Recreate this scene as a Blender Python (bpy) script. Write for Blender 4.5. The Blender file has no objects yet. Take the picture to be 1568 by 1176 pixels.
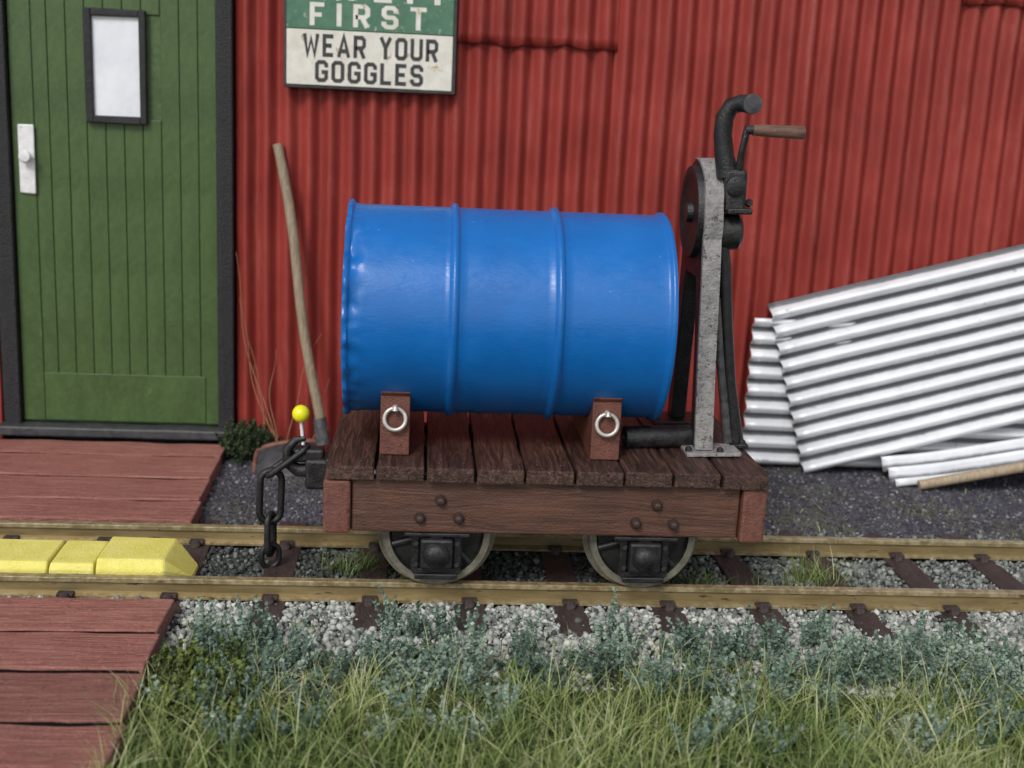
import bpy, bmesh, math, random
import numpy as np
from mathutils import Vector, Matrix, noise
random.seed(7); rng=np.random.default_rng(11)
sc=bpy.context.scene
try:
    sc.view_settings.view_transform='Standard'; sc.view_settings.look='None'; sc.view_settings.exposure=0
except Exception: pass

# ---------------------------------------------------------------- materials
def nd(nt,t,**k):
    n=nt.nodes.new(t)
    for a,b in k.items(): setattr(n,a,b)
    return n
def ramp(nt,stops):
    n=nt.nodes.new('ShaderNodeValToRGB'); e=n.color_ramp.elements
    while len(e)<len(stops): e.new(0.5)
    for i,(p,c) in enumerate(stops):
        e[i].position=p; e[i].color=(c[0],c[1],c[2],1)
    return n
def base(name,rough=.6,metal=0,spec=.5):
    m=bpy.data.materials.new(name); m.use_nodes=True
    nt=m.node_tree; b=nt.nodes['Principled BSDF']
    b.inputs['Roughness'].default_value=rough; b.inputs['Metallic'].default_value=metal
    b.inputs['Specular IOR Level'].default_value=spec
    return m,nt,b
def coords(nt,scale=(1,1,1)):
    tc=nd(nt,'ShaderNodeTexCoord'); mp=nd(nt,'ShaderNodeMapping'); mp.inputs['Scale'].default_value=scale
    nt.links.new(tc.outputs['Object'],mp.inputs['Vector']); return mp.outputs['Vector']
def noisen(nt,vec,scale,detail=4,rough=.6,dist=0):
    n=nd(nt,'ShaderNodeTexNoise'); n.inputs['Scale'].default_value=scale; n.inputs['Detail'].default_value=min(detail,4)
    n.inputs['Roughness'].default_value=rough; n.inputs['Distortion'].default_value=dist
    nt.links.new(vec,n.inputs['Vector']); return n.outputs['Fac']
def mix(nt,fac,a,b,mode='MIX'):
    n=nd(nt,'ShaderNodeMix',data_type='RGBA',blend_type=mode)
    for s,v in ((n.inputs[0],fac),(n.inputs[6],a),(n.inputs[7],b)):
        if hasattr(v,'links'): nt.links.new(v,s)
        elif isinstance(v,(int,float)): s.default_value=v
        else: s.default_value=(v[0],v[1],v[2],1)
    return n.outputs[2]
def bump(nt,b,h,strength=.4,dist=.03,prev=None):
    n=nd(nt,'ShaderNodeBump'); n.inputs['Strength'].default_value=strength; n.inputs['Distance'].default_value=dist
    nt.links.new(h,n.inputs['Height'])
    if prev: nt.links.new(prev,n.inputs['Normal'])
    nt.links.new(n.outputs['Normal'],b.inputs['Normal']); return n.outputs['Normal']
def edgewear(nt,col,light,amount=.6,vec=None):
    g=nd(nt,'ShaderNodeNewGeometry'); r=ramp(nt,[(.53,(0,0,0)),(.62,(1,1,1))]); nt.links.new(g.outputs['Pointiness'],r.inputs[0])
    f=noisen(nt,coords(nt),7,3,.7); r2=ramp(nt,[(.42,(0,0,0)),(.62,(1,1,1))]); nt.links.new(f,r2.inputs[0])
    m=nd(nt,'ShaderNodeMath',operation='MULTIPLY'); nt.links.new(r.outputs[0],m.inputs[0]); nt.links.new(r2.outputs[0],m.inputs[1])
    m2=nd(nt,'ShaderNodeMath',operation='MULTIPLY'); m2.inputs[1].default_value=amount; nt.links.new(m.outputs[0],m2.inputs[0])
    return mix(nt,m2.outputs[0],col,light)
def paint(name,c1,c2,rough=.5,scale=3,stretch=(1,1,1),metal=0,bs=.3,bd=.02,spec=.5,chip=None,chip_t=.68,chipscale=6,fine=25,rvar=.15,edge=None,trough=None):
    m,nt,b=base(name,rough,metal,spec)
    v=coords(nt,stretch)
    f=noisen(nt,v,scale,4,.65)
    r=ramp(nt,[(.32,c1),(.68,c2)]); nt.links.new(f,r.inputs[0])
    col=r.outputs[0]
    if chip:
        f2=noisen(nt,v,chipscale,4,.7)
        r2=ramp(nt,[(chip_t,(0,0,0)),(chip_t+.05,(1,1,1))]); nt.links.new(f2,r2.inputs[0])
        col=mix(nt,r2.outputs[0],col,chip)
    if trough:   # shade in the valleys of a corrugated sheet, painted into the colour
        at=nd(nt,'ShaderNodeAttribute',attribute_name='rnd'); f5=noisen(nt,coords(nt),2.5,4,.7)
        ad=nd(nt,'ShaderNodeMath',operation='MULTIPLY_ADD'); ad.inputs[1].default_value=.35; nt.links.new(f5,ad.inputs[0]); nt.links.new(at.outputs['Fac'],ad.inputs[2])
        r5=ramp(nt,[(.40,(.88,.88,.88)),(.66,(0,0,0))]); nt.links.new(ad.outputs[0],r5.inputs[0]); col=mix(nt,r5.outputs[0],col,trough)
    if edge: col=edgewear(nt,col,edge)
    nt.links.new(col,b.inputs['Base Color'])
    f3=noisen(nt,v,fine,4,.7)
    bump(nt,b,f3,bs,bd)
    mr=nd(nt,'ShaderNodeMapRange'); mr.inputs[3].default_value=max(.05,rough-rvar); mr.inputs[4].default_value=min(1,rough+rvar)
    nt.links.new(f,mr.inputs[0]); nt.links.new(mr.outputs[0],b.inputs['Roughness'])
    return m
def wood(name,c_dark,c_mid,c_light,axis='X',rough=.6,gs=20,bs=.6,bd=.04,edge=None,speck=None,pit=None,gmix=.35):
    st={'X':(.07,1,1),'Y':(1,.07,1),'Z':(1,1,.07)}[axis]
    m,nt,b=base(name,rough)
    oi=nd(nt,'ShaderNodeObjectInfo')
    tc=nd(nt,'ShaderNodeTexCoord'); 
    off=nd(nt,'ShaderNodeVectorMath',operation='ADD'); nt.links.new(tc.outputs['Object'],off.inputs[0])
    cm=nd(nt,'ShaderNodeMath',operation='MULTIPLY'); cm.inputs[1].default_value=57; nt.links.new(oi.outputs['Random'],cm.inputs[0]); nt.links.new(cm.outputs[0],off.inputs[1])
    mp=nd(nt,'ShaderNodeMapping'); mp.inputs['Scale'].default_value=st; nt.links.new(off.outputs[0],mp.inputs['Vector']); v=mp.outputs[0]
    f=noisen(nt,v,gs,4,.7,1.2); f2=noisen(nt,off.outputs[0],1.6,4,.6)
    r=ramp(nt,[(.40,c_dark),(.5,c_mid),(.64,c_light)]); nt.links.new(f,r.inputs[0])
    c=mix(nt,gmix,r.outputs[0],mix(nt,f2,c_dark,c_light))
    if speck:
        f5=noisen(nt,off.outputs[0],18,4,.75); r5=ramp(nt,[(.56,(0,0,0)),(.66,(.85,.85,.85))]); nt.links.new(f5,r5.inputs[0]); c=mix(nt,r5.outputs[0],c,speck)
    if pit:
        f6=noisen(nt,off.outputs[0],11,4,.8); r6=ramp(nt,[(.32,(.8,.8,.8)),(.42,(0,0,0))]); nt.links.new(f6,r6.inputs[0]); c=mix(nt,r6.outputs[0],c,pit)
    mr=nd(nt,'ShaderNodeMapRange'); mr.inputs[3].default_value=.78; mr.inputs[4].default_value=1.22
    nt.links.new(oi.outputs['Random'],mr.inputs[0])
    hs=nd(nt,'ShaderNodeHueSaturation'); nt.links.new(c,hs.inputs['Color']); nt.links.new(mr.outputs[0],hs.inputs['Value'])
    col=hs.outputs[0]
    if edge: col=edgewear(nt,col,edge)
    nt.links.new(col,b.inputs['Base Color'])
    p=bump(nt,b,f,bs,bd)
    f4=noisen(nt,off.outputs[0],30,3,.6)
    bump(nt,b,f4,.4,.03,p)
    return m
def attrmat(name,stops,rough=.8,scale=None):
    m,nt,b=base(name,rough,0,.3)
    at=nd(nt,'ShaderNodeAttribute',attribute_name='rnd')
    r=ramp(nt,stops); nt.links.new(at.outputs['Fac'],r.inputs[0])
    c=r.outputs[0]
    if scale:
        f=noisen(nt,coords(nt),scale,2); c=mix(nt,.5,c,mix(nt,f,(.25,.25,.25),(1,1,1)),'MULTIPLY')
    nt.links.new(c,b.inputs['Base Color'])
    return m

# ---------------------------------------------------------------- mesh helpers
def empty(name):
    o=bpy.data.objects.new(name,None); sc.collection.objects.link(o); return o
def mk(name,verts,faces,mat,parent=None,smooth=False,bev=0,loc=(0,0,0),auto=None):
    me=bpy.data.meshes.new(name); me.from_pydata([tuple(v) for v in verts],[],faces); 
    bm=bmesh.new(); bm.from_mesh(me); bmesh.ops.recalc_face_normals(bm,faces=bm.faces); bm.to_mesh(me); bm.free()
    me.update()
    if mat: me.materials.append(mat)
    o=bpy.data.objects.new(name,me); sc.collection.objects.link(o); o.location=loc
    if smooth:
        for p in me.polygons: p.use_smooth=True
    if auto is not None:
        me.set_sharp_from_angle(angle=math.radians(auto))
    if parent: o.parent=parent
    if bev:
        b=o.modifiers.new('bevel','BEVEL'); b.width=bev; b.segments=2; b.limit_method='ANGLE'
    return o
def box(name,x0,x1,y0,y1,z0,z1,mat,parent=None,bev=.015,jit=0,rot=None):
    c=Vector(((x0+x1)/2,(y0+y1)/2,(z0+z1)/2)); h=Vector((abs(x1-x0)/2,abs(y1-y0)/2,abs(z1-z0)/2))
    vs=[]
    for sx in(-1,1):
        for sy in(-1,1):
            for sz in(-1,1):
                vs.append(Vector((sx*h.x+random.uniform(-jit,jit),sy*h.y+random.uniform(-jit,jit),sz*h.z+random.uniform(-jit,jit))))
    fs=[(0,1,3,2),(4,6,7,5),(0,4,5,1),(2,3,7,6),(0,2,6,4),(1,5,7,3)]
    o=mk(name,vs,fs,mat,parent,bev=bev,loc=c)
    if rot: o.rotation_euler=rot
    return o
def board(name,x0,x1,y0,y1,z0,z1,mat,parent,axis='X',amp=.02,bev=.02,step=.22):
    L=(x1-x0) if axis=='X' else (y1-y0); n=max(3,int(L/step)); s=random.uniform(0,99)
    c=Vector(((x0+x1)/2,(y0+y1)/2,(z0+z1)/2)); vs=[]
    for i in range(n+1):
        t=i/n
        for (a,b) in ((0,0),(1,0),(1,1),(0,1)):
            j1=noise.noise(Vector((t*L*1.1,a*9+s,1)))*amp+noise.noise(Vector((t*L*4,a*9+s,4)))*amp*.5
            j2=noise.noise(Vector((t*L*.9,b*5+a+s,3)))*amp*.6
            e=noise.noise(Vector((a*7+s,b,5)))*amp*1.5 if i in(0,n) else 0
            if axis=='X': vs.append(Vector((x0+(x1-x0)*t+e,y0+(y1-y0)*a+j1,z0+(z1-z0)*b+j2))-c)
            else: vs.append(Vector((x0+(x1-x0)*a+j1,y0+(y1-y0)*t+e,z0+(z1-z0)*b+j2))-c)
    fs=[(0,1,2,3),tuple(n*4+q for q in range(4))]
    for i in range(n):
        for q in range(4): fs.append((i*4+q,i*4+(q+1)%4,i*4+4+(q+1)%4,i*4+4+q))
    return mk(name,vs,fs,mat,parent,bev=bev,loc=c)
def frames(pts,closed):
    n=len(pts); T=[]
    for i in range(n):
        if closed: t=pts[(i+1)%n]-pts[i-1]
        else: t=pts[min(i+1,n-1)]-pts[max(i-1,0)]
        T.append(t.normalized())
    a=Vector((0,0,1)) if abs(T[0].z)<.9 else Vector((0,1,0))
    N=[(a-T[0]*a.dot(T[0])).normalized()]
    for i in range(1,n):
        v=N[-1]-T[i]*N[-1].dot(T[i]); N.append(v.normalized())
    return T,N
def sweep(name,pts,r,mat,parent=None,segs=12,closed=False,cap=True):
    pts=[Vector(p) for p in pts]; n=len(pts)
    rs=r if isinstance(r,(list,tuple)) else [r]*n
    T,N=frames(pts,closed); vs=[];fs=[]
    for i in range(n):
        B=T[i].cross(N[i])
        for k in range(segs):
            a=2*math.pi*k/segs; vs.append(pts[i]+(N[i]*math.cos(a)+B*math.sin(a))*rs[i])
    m=n if closed else n-1
    for i in range(m):
        j=(i+1)%n
        for k in range(segs):
            k2=(k+1)%segs; fs.append((i*segs+k,i*segs+k2,j*segs+k2,j*segs+k))
    if not closed and cap:
        fs.append(tuple(range(segs))[::-1]); fs.append(tuple((n-1)*segs+k for k in range(segs)))
    return mk(name,vs,fs,mat,parent,smooth=True,auto=50)
def lathe(name,prof,axis,origin,mat,parent=None,segs=48,auto=35,closed_prof=False,func=None):
    vs=[];fs=[];n=len(prof)
    for (a,r) in prof:
        for k in range(segs):
            t=2*math.pi*k/segs; r2=r if func is None else func(a,r,t)
            c,s=math.cos(t)*r2,math.sin(t)*r2
            vs.append({'X':(a,c,s),'Y':(c,a,s),'Z':(c,s,a)}[axis])
    m=n if closed_prof else n-1
    for i in range(m):
        j=(i+1)%n
        for k in range(segs):
            k2=(k+1)%segs; fs.append((i*segs+k,i*segs+k2,j*segs+k2,j*segs+k))
    if not closed_prof:
        fs.append(tuple(range(segs))); fs.append(tuple((n-1)*segs+k for k in range(segs)))
    return mk(name,vs,fs,mat,parent,smooth=True,auto=auto,loc=origin)
def extrude_poly(name,poly,holes,plane,d0,d1,mat,parent=None,bev=.012):
    bm=bmesh.new()
    def P(u,v,d):
        return {'YZ':(d,u,v),'XZ':(u,d,v),'XY':(u,v,d)}[plane]
    edges=[]
    for loop in [poly]+holes:
        vs=[bm.verts.new(P(u,v,d0)) for u,v in loop]
        for i in range(len(vs)): edges.append(bm.edges.new((vs[i],vs[(i+1)%len(vs)])))
    bmesh.ops.triangle_fill(bm,edges=edges,use_beauty=True)
    faces=list(bm.faces)
    ret=bmesh.ops.extrude_face_region(bm,geom=faces)
    dv={'YZ':Vector((d1-d0,0,0)),'XZ':Vector((0,d1-d0,0)),'XY':Vector((0,0,d1-d0))}[plane]
    bmesh.ops.translate(bm,verts=[g for g in ret['geom'] if isinstance(g,bmesh.types.BMVert)],vec=dv)
    bmesh.ops.recalc_face_normals(bm,faces=bm.faces)
    bmesh.ops.dissolve_limit(bm,angle_limit=.01,verts=bm.verts,edges=bm.edges)
    me=bpy.data.meshes.new(name); bm.to_mesh(me); bm.free()
    me.materials.append(mat); o=bpy.data.objects.new(name,me); sc.collection.objects.link(o)
    if parent:o.parent=parent
    if bev:
        b=o.modifiers.new('bevel','BEVEL'); b.width=bev; b.segments=2; b.limit_method='ANGLE'
    return o
def npmesh(name,V,Fc,mat,rnd=None,smooth=False,parent=None):
    me=bpy.data.meshes.new(name); k=Fc.shape[1]
    me.vertices.add(len(V)); me.vertices.foreach_set('co',V.astype(np.float32).ravel())
    me.loops.add(Fc.size); me.loops.foreach_set('vertex_index',Fc.astype(np.int32).ravel())
    me.polygons.add(len(Fc)); me.polygons.foreach_set('loop_start',np.arange(0,Fc.size,k,dtype=np.int32))
    try: me.polygons.foreach_set('loop_total',np.full(len(Fc),k,dtype=np.int32))
    except Exception: pass
    me.update(calc_edges=True); 
    if rnd is not None:
        a=me.attributes.new('rnd','FLOAT','POINT'); a.data.foreach_set('value',rnd.astype(np.float32))
    if smooth: me.polygons.foreach_set('use_smooth',np.ones(len(Fc),dtype=bool))
    me.materials.append(mat); o=bpy.data.objects.new(name,me); sc.collection.objects.link(o)
    if parent:o.parent=parent
    return o
def ico():
    bm=bmesh.new(); bmesh.ops.create_icosphere(bm,subdivisions=1,radius=1)
    v=np.array([x.co[:] for x in bm.verts]); f=np.array([[q.index for q in p.verts] for p in bm.faces]); bm.free(); return v,f
ICO=ico()
def randrot(n):
    q=rng.normal(size=(n,4)); q/=np.linalg.norm(q,axis=1)[:,None]
    w,x,y,z=q.T
    return np.stack([np.stack([1-2*(y*y+z*z),2*(x*y-z*w),2*(x*z+y*w)],-1),
                     np.stack([2*(x*y+z*w),1-2*(x*x+z*z),2*(y*z-x*w)],-1),
                     np.stack([2*(x*z-y*w),2*(y*z+x*w),1-2*(x*x+y*y)],-1)],1)
def rocks(name,pos,size,mat,rnd):
    v,f=ICO; n=len(pos); nv=len(v)
    P=v[None]*(1+rng.uniform(-.32,.32,(n,nv,1)))
    P=P*rng.uniform(.5,1.2,(n,1,3)); P=np.einsum('nij,nkj->nki',randrot(n),P)*size[:,None,None]
    P=P+pos[:,None]
    Fc=(f[None]+(np.arange(n)*nv)[:,None,None]).reshape(-1,3)
    return npmesh(name,P.reshape(-1,3),Fc,mat,np.repeat(rnd,nv))
def blades(pos,h,w,lean,rnd,levels=4,curl=.5):
    n=len(pos); az=rng.uniform(0,2*np.pi,n); d=np.stack([np.cos(az),np.sin(az),np.zeros(n)],1)
    fa=rng.uniform(0,2*np.pi,n); s=np.stack([np.cos(fa),np.sin(fa),np.zeros(n)],1)
    rows=[];R=[]
    for i in range(levels+1):
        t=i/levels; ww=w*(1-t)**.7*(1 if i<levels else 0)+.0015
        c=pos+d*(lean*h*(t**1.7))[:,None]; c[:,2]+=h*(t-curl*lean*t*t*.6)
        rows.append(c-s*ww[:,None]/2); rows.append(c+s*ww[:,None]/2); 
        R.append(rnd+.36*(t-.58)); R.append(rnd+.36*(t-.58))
    V=np.stack(rows,1); k=2*(levels+1); Rr=np.clip(np.stack(R,1),0,1)
    q=np.array([[2*i,2*i+1,2*i+3,2*i+2] for i in range(levels)])
    Fc=(q[None]+(np.arange(n)*k)[:,None,None]).reshape(-1,4)
    return V.reshape(-1,3),Fc,Rr.ravel()

# ---------------------------------------------------------------- palette
def wallmat():
    m,nt,b=base('red_corrugated_paint',.55,0,.35)
    v=coords(nt); vs=coords(nt,(1,1,.06))
    f=noisen(nt,v,.6,4,.6); f2=noisen(nt,vs,2.2,4,.6)
    r=ramp(nt,[(.3,(.225,.028,.022)),(.55,(.285,.037,.028)),(.75,(.345,.055,.042))]); nt.links.new(f,r.inputs[0])
    r2=ramp(nt,[(.3,(.68,.64,.62)),(.6,(1,1,1))]); nt.links.new(f2,r2.inputs[0])
    c=mix(nt,.55,r.outputs[0],r2.outputs[0],'MULTIPLY')
    f3=noisen(nt,coords(nt,(1,1,.15)),3,4,.7); r3=ramp(nt,[(.56,(0,0,0)),(.72,(.4,.4,.4))]); nt.links.new(f3,r3.inputs[0])
    c=mix(nt,r3.outputs[0],c,(.36,.11,.09))
    f4=noisen(nt,v,6,4,.75); r4=ramp(nt,[(.62,(0,0,0)),(.72,(.45,.45,.45))]); nt.links.new(f4,r4.inputs[0])
    c=mix(nt,r4.outputs[0],c,(.11,.020,.016))
    nt.links.new(c,b.inputs['Base Color'])
    bump(nt,b,noisen(nt,v,14,3,.7),.3,.025)
    return m
M_red=wallmat()
M_green=paint('green_door_paint',(.034,.068,.016),(.055,.108,.025),.45,1.6,(1,1,.5),bs=.35,bd=.02,fine=14,chip=(.085,.13,.05),chip_t=.66,chipscale=3,edge=(.09,.14,.05))
M_black=paint('black_painted_wood',(.006,.006,.007),(.016,.016,.018),.55,5,bs=.7,bd=.04,edge=(.04,.04,.04))
M_gap=paint('gap_filler_black',(.004,.003,.003),(.012,.009,.008),.9,5,spec=.1,bs=.3)
M_blackm=paint('black_metal',(.005,.005,.006),(.014,.014,.015),.36,6,bs=.6,bd=.025,chip=(.035,.030,.027),chip_t=.64,chipscale=14,edge=(.045,.042,.04))
M_pane=paint('frosted_pane',(.66,.69,.74),(.80,.82,.86),.3,1.2,bs=.05,bd=.01,chip=(.42,.26,.15),chip_t=.66,chipscale=3.0)
M_white=paint('white_metal',(.62,.62,.62),(.82,.82,.82),.4,6,bs=.4,bd=.02,chip=(.3,.28,.25),chip_t=.64,chipscale=9)
def bluemat():
    m,nt,b=base('blue_drum_paint',.36,0,.5)
    v=coords(nt)
    f=noisen(nt,v,1.0,4,.55); r=ramp(nt,[(.3,(.003,.112,.39)),(.7,(.005,.138,.46))]); nt.links.new(f,r.inputs[0])
    f2=noisen(nt,v,16,2,.5); r2=ramp(nt,[(.75,(0,0,0)),(.79,(.6,.6,.6))]); nt.links.new(f2,r2.inputs[0])
    nt.links.new(mix(nt,r2.outputs[0],r.outputs[0],(.25,.42,.66)),b.inputs['Base Color'])
    fr=noisen(nt,coords(nt,(.5,1,1)),6,4,.75); mr=nd(nt,'ShaderNodeMapRange'); mr.inputs[1].default_value=.3; mr.inputs[2].default_value=.7; mr.inputs[3].default_value=.22; mr.inputs[4].default_value=.46
    nt.links.new(fr,mr.inputs[0]); nt.links.new(mr.outputs[0],b.inputs['Roughness'])
    p=bump(nt,b,noisen(nt,v,2.5,2,.5),.06,.05); bump(nt,b,noisen(nt,coords(nt,(.35,1,1)),22,3,.6),.16,.02,p)
    return m
M_blue=bluemat()
M_deck=wood('deck_plank_wood',(.012,.007,.005),(.058,.026,.018),(.13,.065,.048),'Y',.5,13,1.0,.09,edge=(.22,.12,.09),gmix=.2)
M_beam=wood('brown_beam_wood',(.045,.019,.012),(.088,.037,.023),(.125,.056,.035),'X',.5,10,.6,.03,edge=(.22,.11,.075),gmix=.4)
M_block=paint('brown_block_paint',(.105,.034,.022),(.165,.058,.038),.5,4,bs=.7,bd=.035,edge=(.26,.13,.10),chip=(.06,.02,.013),chip_t=.62)
M_bdwalk=wood('red_brown_board',(.17,.050,.037),(.28,.092,.070),(.38,.17,.135),'X',.65,11,.9,.06,edge=(.46,.27,.22),speck=(.40,.20,.165),pit=(.07,.03,.025),gmix=.5)
M_rail=paint('rail_steel',(.22,.165,.075),(.37,.29,.15),.36,4,(.2,1,1),metal=.45,bs=.4,bd=.012,chip=(.12,.065,.03),chip_t=.62,chipscale=8,edge=(.62,.53,.34))
M_sleeper=paint('sleeper_plastic_brown',(.032,.021,.020),(.075,.050,.046),.6,5,(1,.3,1),bs=.9,bd=.06,edge=(.16,.12,.11))
M_bolt=paint('dark_brown_bolt',(.030,.016,.013),(.06,.036,.03),.42,6,bs=.3,bd=.02)
M_yellow=paint('yellow_block_paint',(.76,.67,.12),(.84,.77,.20),.6,3,bs=.7,bd=.035,chip=(.60,.50,.10),chip_t=.64,edge=(.9,.87,.45))
M_ypin=paint('yellow_pin_plastic',(.78,.72,.01),(.82,.77,.02),.25,3,bs=.02)
M_grey=paint('grey_stone_paint',(.20,.19,.185),(.38,.365,.35),.65,7,bs=.9,bd=.045,chip=(.09,.08,.075),chip_t=.58,chipscale=12)
M_galvr=paint('galvanised_roof',(.50,.52,.55),(.65,.67,.70),.4,1.2,metal=.35,bs=.15)
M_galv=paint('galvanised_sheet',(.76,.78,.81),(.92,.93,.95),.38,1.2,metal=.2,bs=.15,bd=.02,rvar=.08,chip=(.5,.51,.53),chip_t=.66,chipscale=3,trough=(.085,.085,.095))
M_handle=wood('ash_handle_wood',(.20,.15,.095),(.31,.24,.155),(.41,.33,.23),'Z',.6,14,.3,.02)
M_rust=paint('rusty_steel',(.12,.045,.03),(.22,.10,.07),.6,6,bs=.5,bd=.02)
M_dsteel=paint('dark_steel',(.022,.023,.026),(.06,.06,.064),.45,6,bs=.4,bd=.02,edge=(.16,.16,.16))
M_wheel=paint('blackened_wheel_steel',(.010,.011,.010),(.030,.032,.028),.38,5,metal=.2,bs=.3,bd=.02)
M_tread=paint('worn_wheel_tread',(.14,.13,.10),(.27,.25,.20),.38,5,metal=.5,bs=.4,bd=.015)
M_ring=paint('silver_ring',(.45,.42,.38),(.68,.65,.6),.35,8,metal=.4,bs=.4,bd=.01)
M_brown=wood('brown_grip_wood',(.10,.045,.03),(.17,.09,.065),(.24,.14,.10),'X',.5,12,.3,.02)
M_sgreen=paint('sign_green_enamel',(.05,.14,.085),(.085,.20,.12),.5,4,bs=.2,chip=(.35,.35,.25),chip_t=.62)
M_swhite=paint('sign_white_enamel',(.60,.57,.49),(.74,.72,.66),.5,3,bs=.2,chip=(.42,.32,.2),chip_t=.62,chipscale=4)
M_sblack=paint('sign_black_letters',(.022,.022,.022),(.05,.05,.05),.6,6,bs=.2,chip=(.12,.11,.1),chip_t=.68,chipscale=10)

# ---------------------------------------------------------------- ground
def groundmat():
    m,nt,b=base('ground_soil',.9,0,.2)
    tc=nd(nt,'ShaderNodeTexCoord'); sp=nd(nt,'ShaderNodeSeparateXYZ'); nt.links.new(tc.outputs['Object'],sp.inputs[0])
    v=coords(nt); f=noisen(nt,v,1.2,4); f2=noisen(nt,v,16,4,.8); f3=noisen(nt,v,.5,4)
    ad=nd(nt,'ShaderNodeMath',operation='MULTIPLY_ADD'); ad.inputs[1].default_value=1.6; nt.links.new(f,ad.inputs[0]); nt.links.new(sp.outputs[1],ad.inputs[2])
    mr=nd(nt,'ShaderNodeMapRange'); mr.inputs[1].default_value=-1.2; mr.inputs[2].default_value=-.2; nt.links.new(ad.outputs[0],mr.inputs[0])
    mr2=nd(nt,'ShaderNodeMapRange'); mr2.inputs[1].default_value=3.2; mr2.inputs[2].default_value=3.9; nt.links.new(ad.outputs[0],mr2.inputs[0])
    soil=mix(nt,f2,(.03,.035,.012),(.10,.11,.04)); grav=mix(nt,f2,(.03,.03,.03),(.15,.15,.14))
    r=ramp(nt,[(.35,(.045,.043,.054)),(.5,(.10,.096,.118)),(.66,(.21,.205,.23))]); nt.links.new(f2,r.inputs[0])
    rg=ramp(nt,[(.46,(0,0,0)),(.62,(.65,.65,.65))]); nt.links.new(f3,rg.inputs[0])
    ash=mix(nt,rg.outputs[0],r.outputs[0],(.14,.15,.07))
    c=mix(nt,mr.outputs[0],soil,grav); c=mix(nt,mr2.outputs[0],c,ash)
    nt.links.new(c,b.inputs['Base Color']); bump(nt,b,f2,.8,.08)
    return m
nx,ny=140,120
xs=np.concatenate([np.linspace(-400,-16,12),np.linspace(-15,17,nx),np.linspace(18,400,12)])
ys=np.concatenate([np.linspace(-300,-12,10),np.linspace(-11,9.5,ny),np.linspace(11,400,10)])
X,Y=np.meshgrid(xs,ys); Z=np.full_like(X,-.40)
for i in range(X.shape[0]):
    for j in range(X.shape[1]):
        x,y=X[i,j],Y[i,j]
        if abs(x)<20 and -12<y<10:
            a=noise.noise(Vector((x*.6,y*.6,0)))*.08
            back=min(max((y-3.3)/1.5,0),1)*.12
            fr=min(max((-1.6-y)/1.5,0),1)*(-.05)
            Z[i,j]+=a*(1 if (y>3.3 or y<-1) else .15)+back+fr
idx=np.arange(X.size).reshape(X.shape)
Fg=np.stack([idx[:-1,:-1],idx[:-1,1:],idx[1:,1:],idx[1:,:-1]],-1).reshape(-1,4)
npmesh('ground',np.stack([X,Y,Z],-1).reshape(-1,3),Fg,groundmat(),smooth=True)

# ---------------------------------------------------------------- track
track=empty('railway_track')
def rail(name,yc,parent):
    prof=[(-.2,-.30),(.2,-.30),(.2,-.265),(.045,-.235),(.045,-.10),(.085,-.075),(.085,-.012),(.07,0),(-.07,0),(-.085,-.012),(-.085,-.075),(-.045,-.10),(-.045,-.235),(-.2,-.265)]
    return extrude_poly(name,[(yc+a,b) for a,b in prof],[],'YZ',-24,26,M_rail,parent,bev=0)
rail('near_rail',.40,track); rail('far_rail',2.87,track)
k=0
for i in range(-14,16):
    x=1.13+i*1.62+random.uniform(-.03,.03)
    y0=-.82+random.uniform(-.05,.05)
    o=board('sleeper_%d'%k,x-.26,x+.26,y0,4.05,-.52,-.30,M_sleeper,track,axis='Y',amp=.03,bev=.03); o.rotation_euler=(0,0,random.uniform(-.02,.02))
    for yy in (.40,2.87):
        for s in(-1,1):
            box('rail_chair_%d'%k,x-.13,x+.13,yy+s*.20-.09,yy+s*.20+.09,-.262,-.205,M_sleeper,track,bev=.02)
            lathe('bolt_%d'%k,[(-.02,.085),(.04,.085),(.09,.06),(.11,.02)],'Z',(x+random.uniform(-.02,.02),yy+s*.31,-.275),M_sleeper,track,segs=10)
    k+=1

# ballast
def scat(n,x0,x1,y0,y1): return rng.uniform(x0,x1,n),rng.uniform(y0,y1,n)
M_lg=attrmat('light_granite',[(0,(.055,.06,.055)),(.25,(.17,.185,.17)),(.55,(.35,.365,.335)),(.8,(.54,.55,.50)),(1,(.76,.76,.70))],.8,14)
def make_gravel(name,n,x0,x1,y0,y1,zfun,s0,s1,mat,rfun):
    x,y=scat(n,x0,x1,y0,y1); s=s0+(s1-s0)*rng.beta(1.3,1.9,n); z=zfun(x,y,n); r=rfun(x,y,n)
    d=np.abs((x-1.13+.81)%1.62-.81); c=~((d<.25)&(y>-.82)&(y<4.1)&(z>-.36)&(rng.uniform(0,1,n)<.97))
    for yy in (.40,2.87): c&=~(np.abs(y-yy)<.16)
    c&=~((x<-5.3)&((y<-.45)|(y>2.95)))
    return rocks(name,np.stack([x,y,z],1)[c],s[c],mat,np.clip(r[c],0,1))
make_gravel('ballast_gravel',27000,-8,14,-2.6,.35,lambda x,y,n:-.40+rng.uniform(0,.10,n)-np.clip((-1.2-y)*.1,0,.1),.020,.082,M_lg,
            lambda x,y,n:rng.beta(2.1,1.4,n))
make_gravel('ballast_gravel',15000,-9,15,.45,2.85,lambda x,y,n:-.42+rng.uniform(0,.09,n),.022,.074,M_lg,
            lambda x,y,n:rng.beta(1.4,3.4,n)*.8+np.clip((x-3.2)*.12,-.18,.12))
make_gravel('ballast_gravel',6000,-9,15,2.9,4.0,lambda x,y,n:-.40+rng.uniform(0,.10,n),.025,.065,M_lg,
            lambda x,y,n:rng.beta(1.2,4,n)*.7+np.clip((x-3.2)*.08,-.1,.12))
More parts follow.
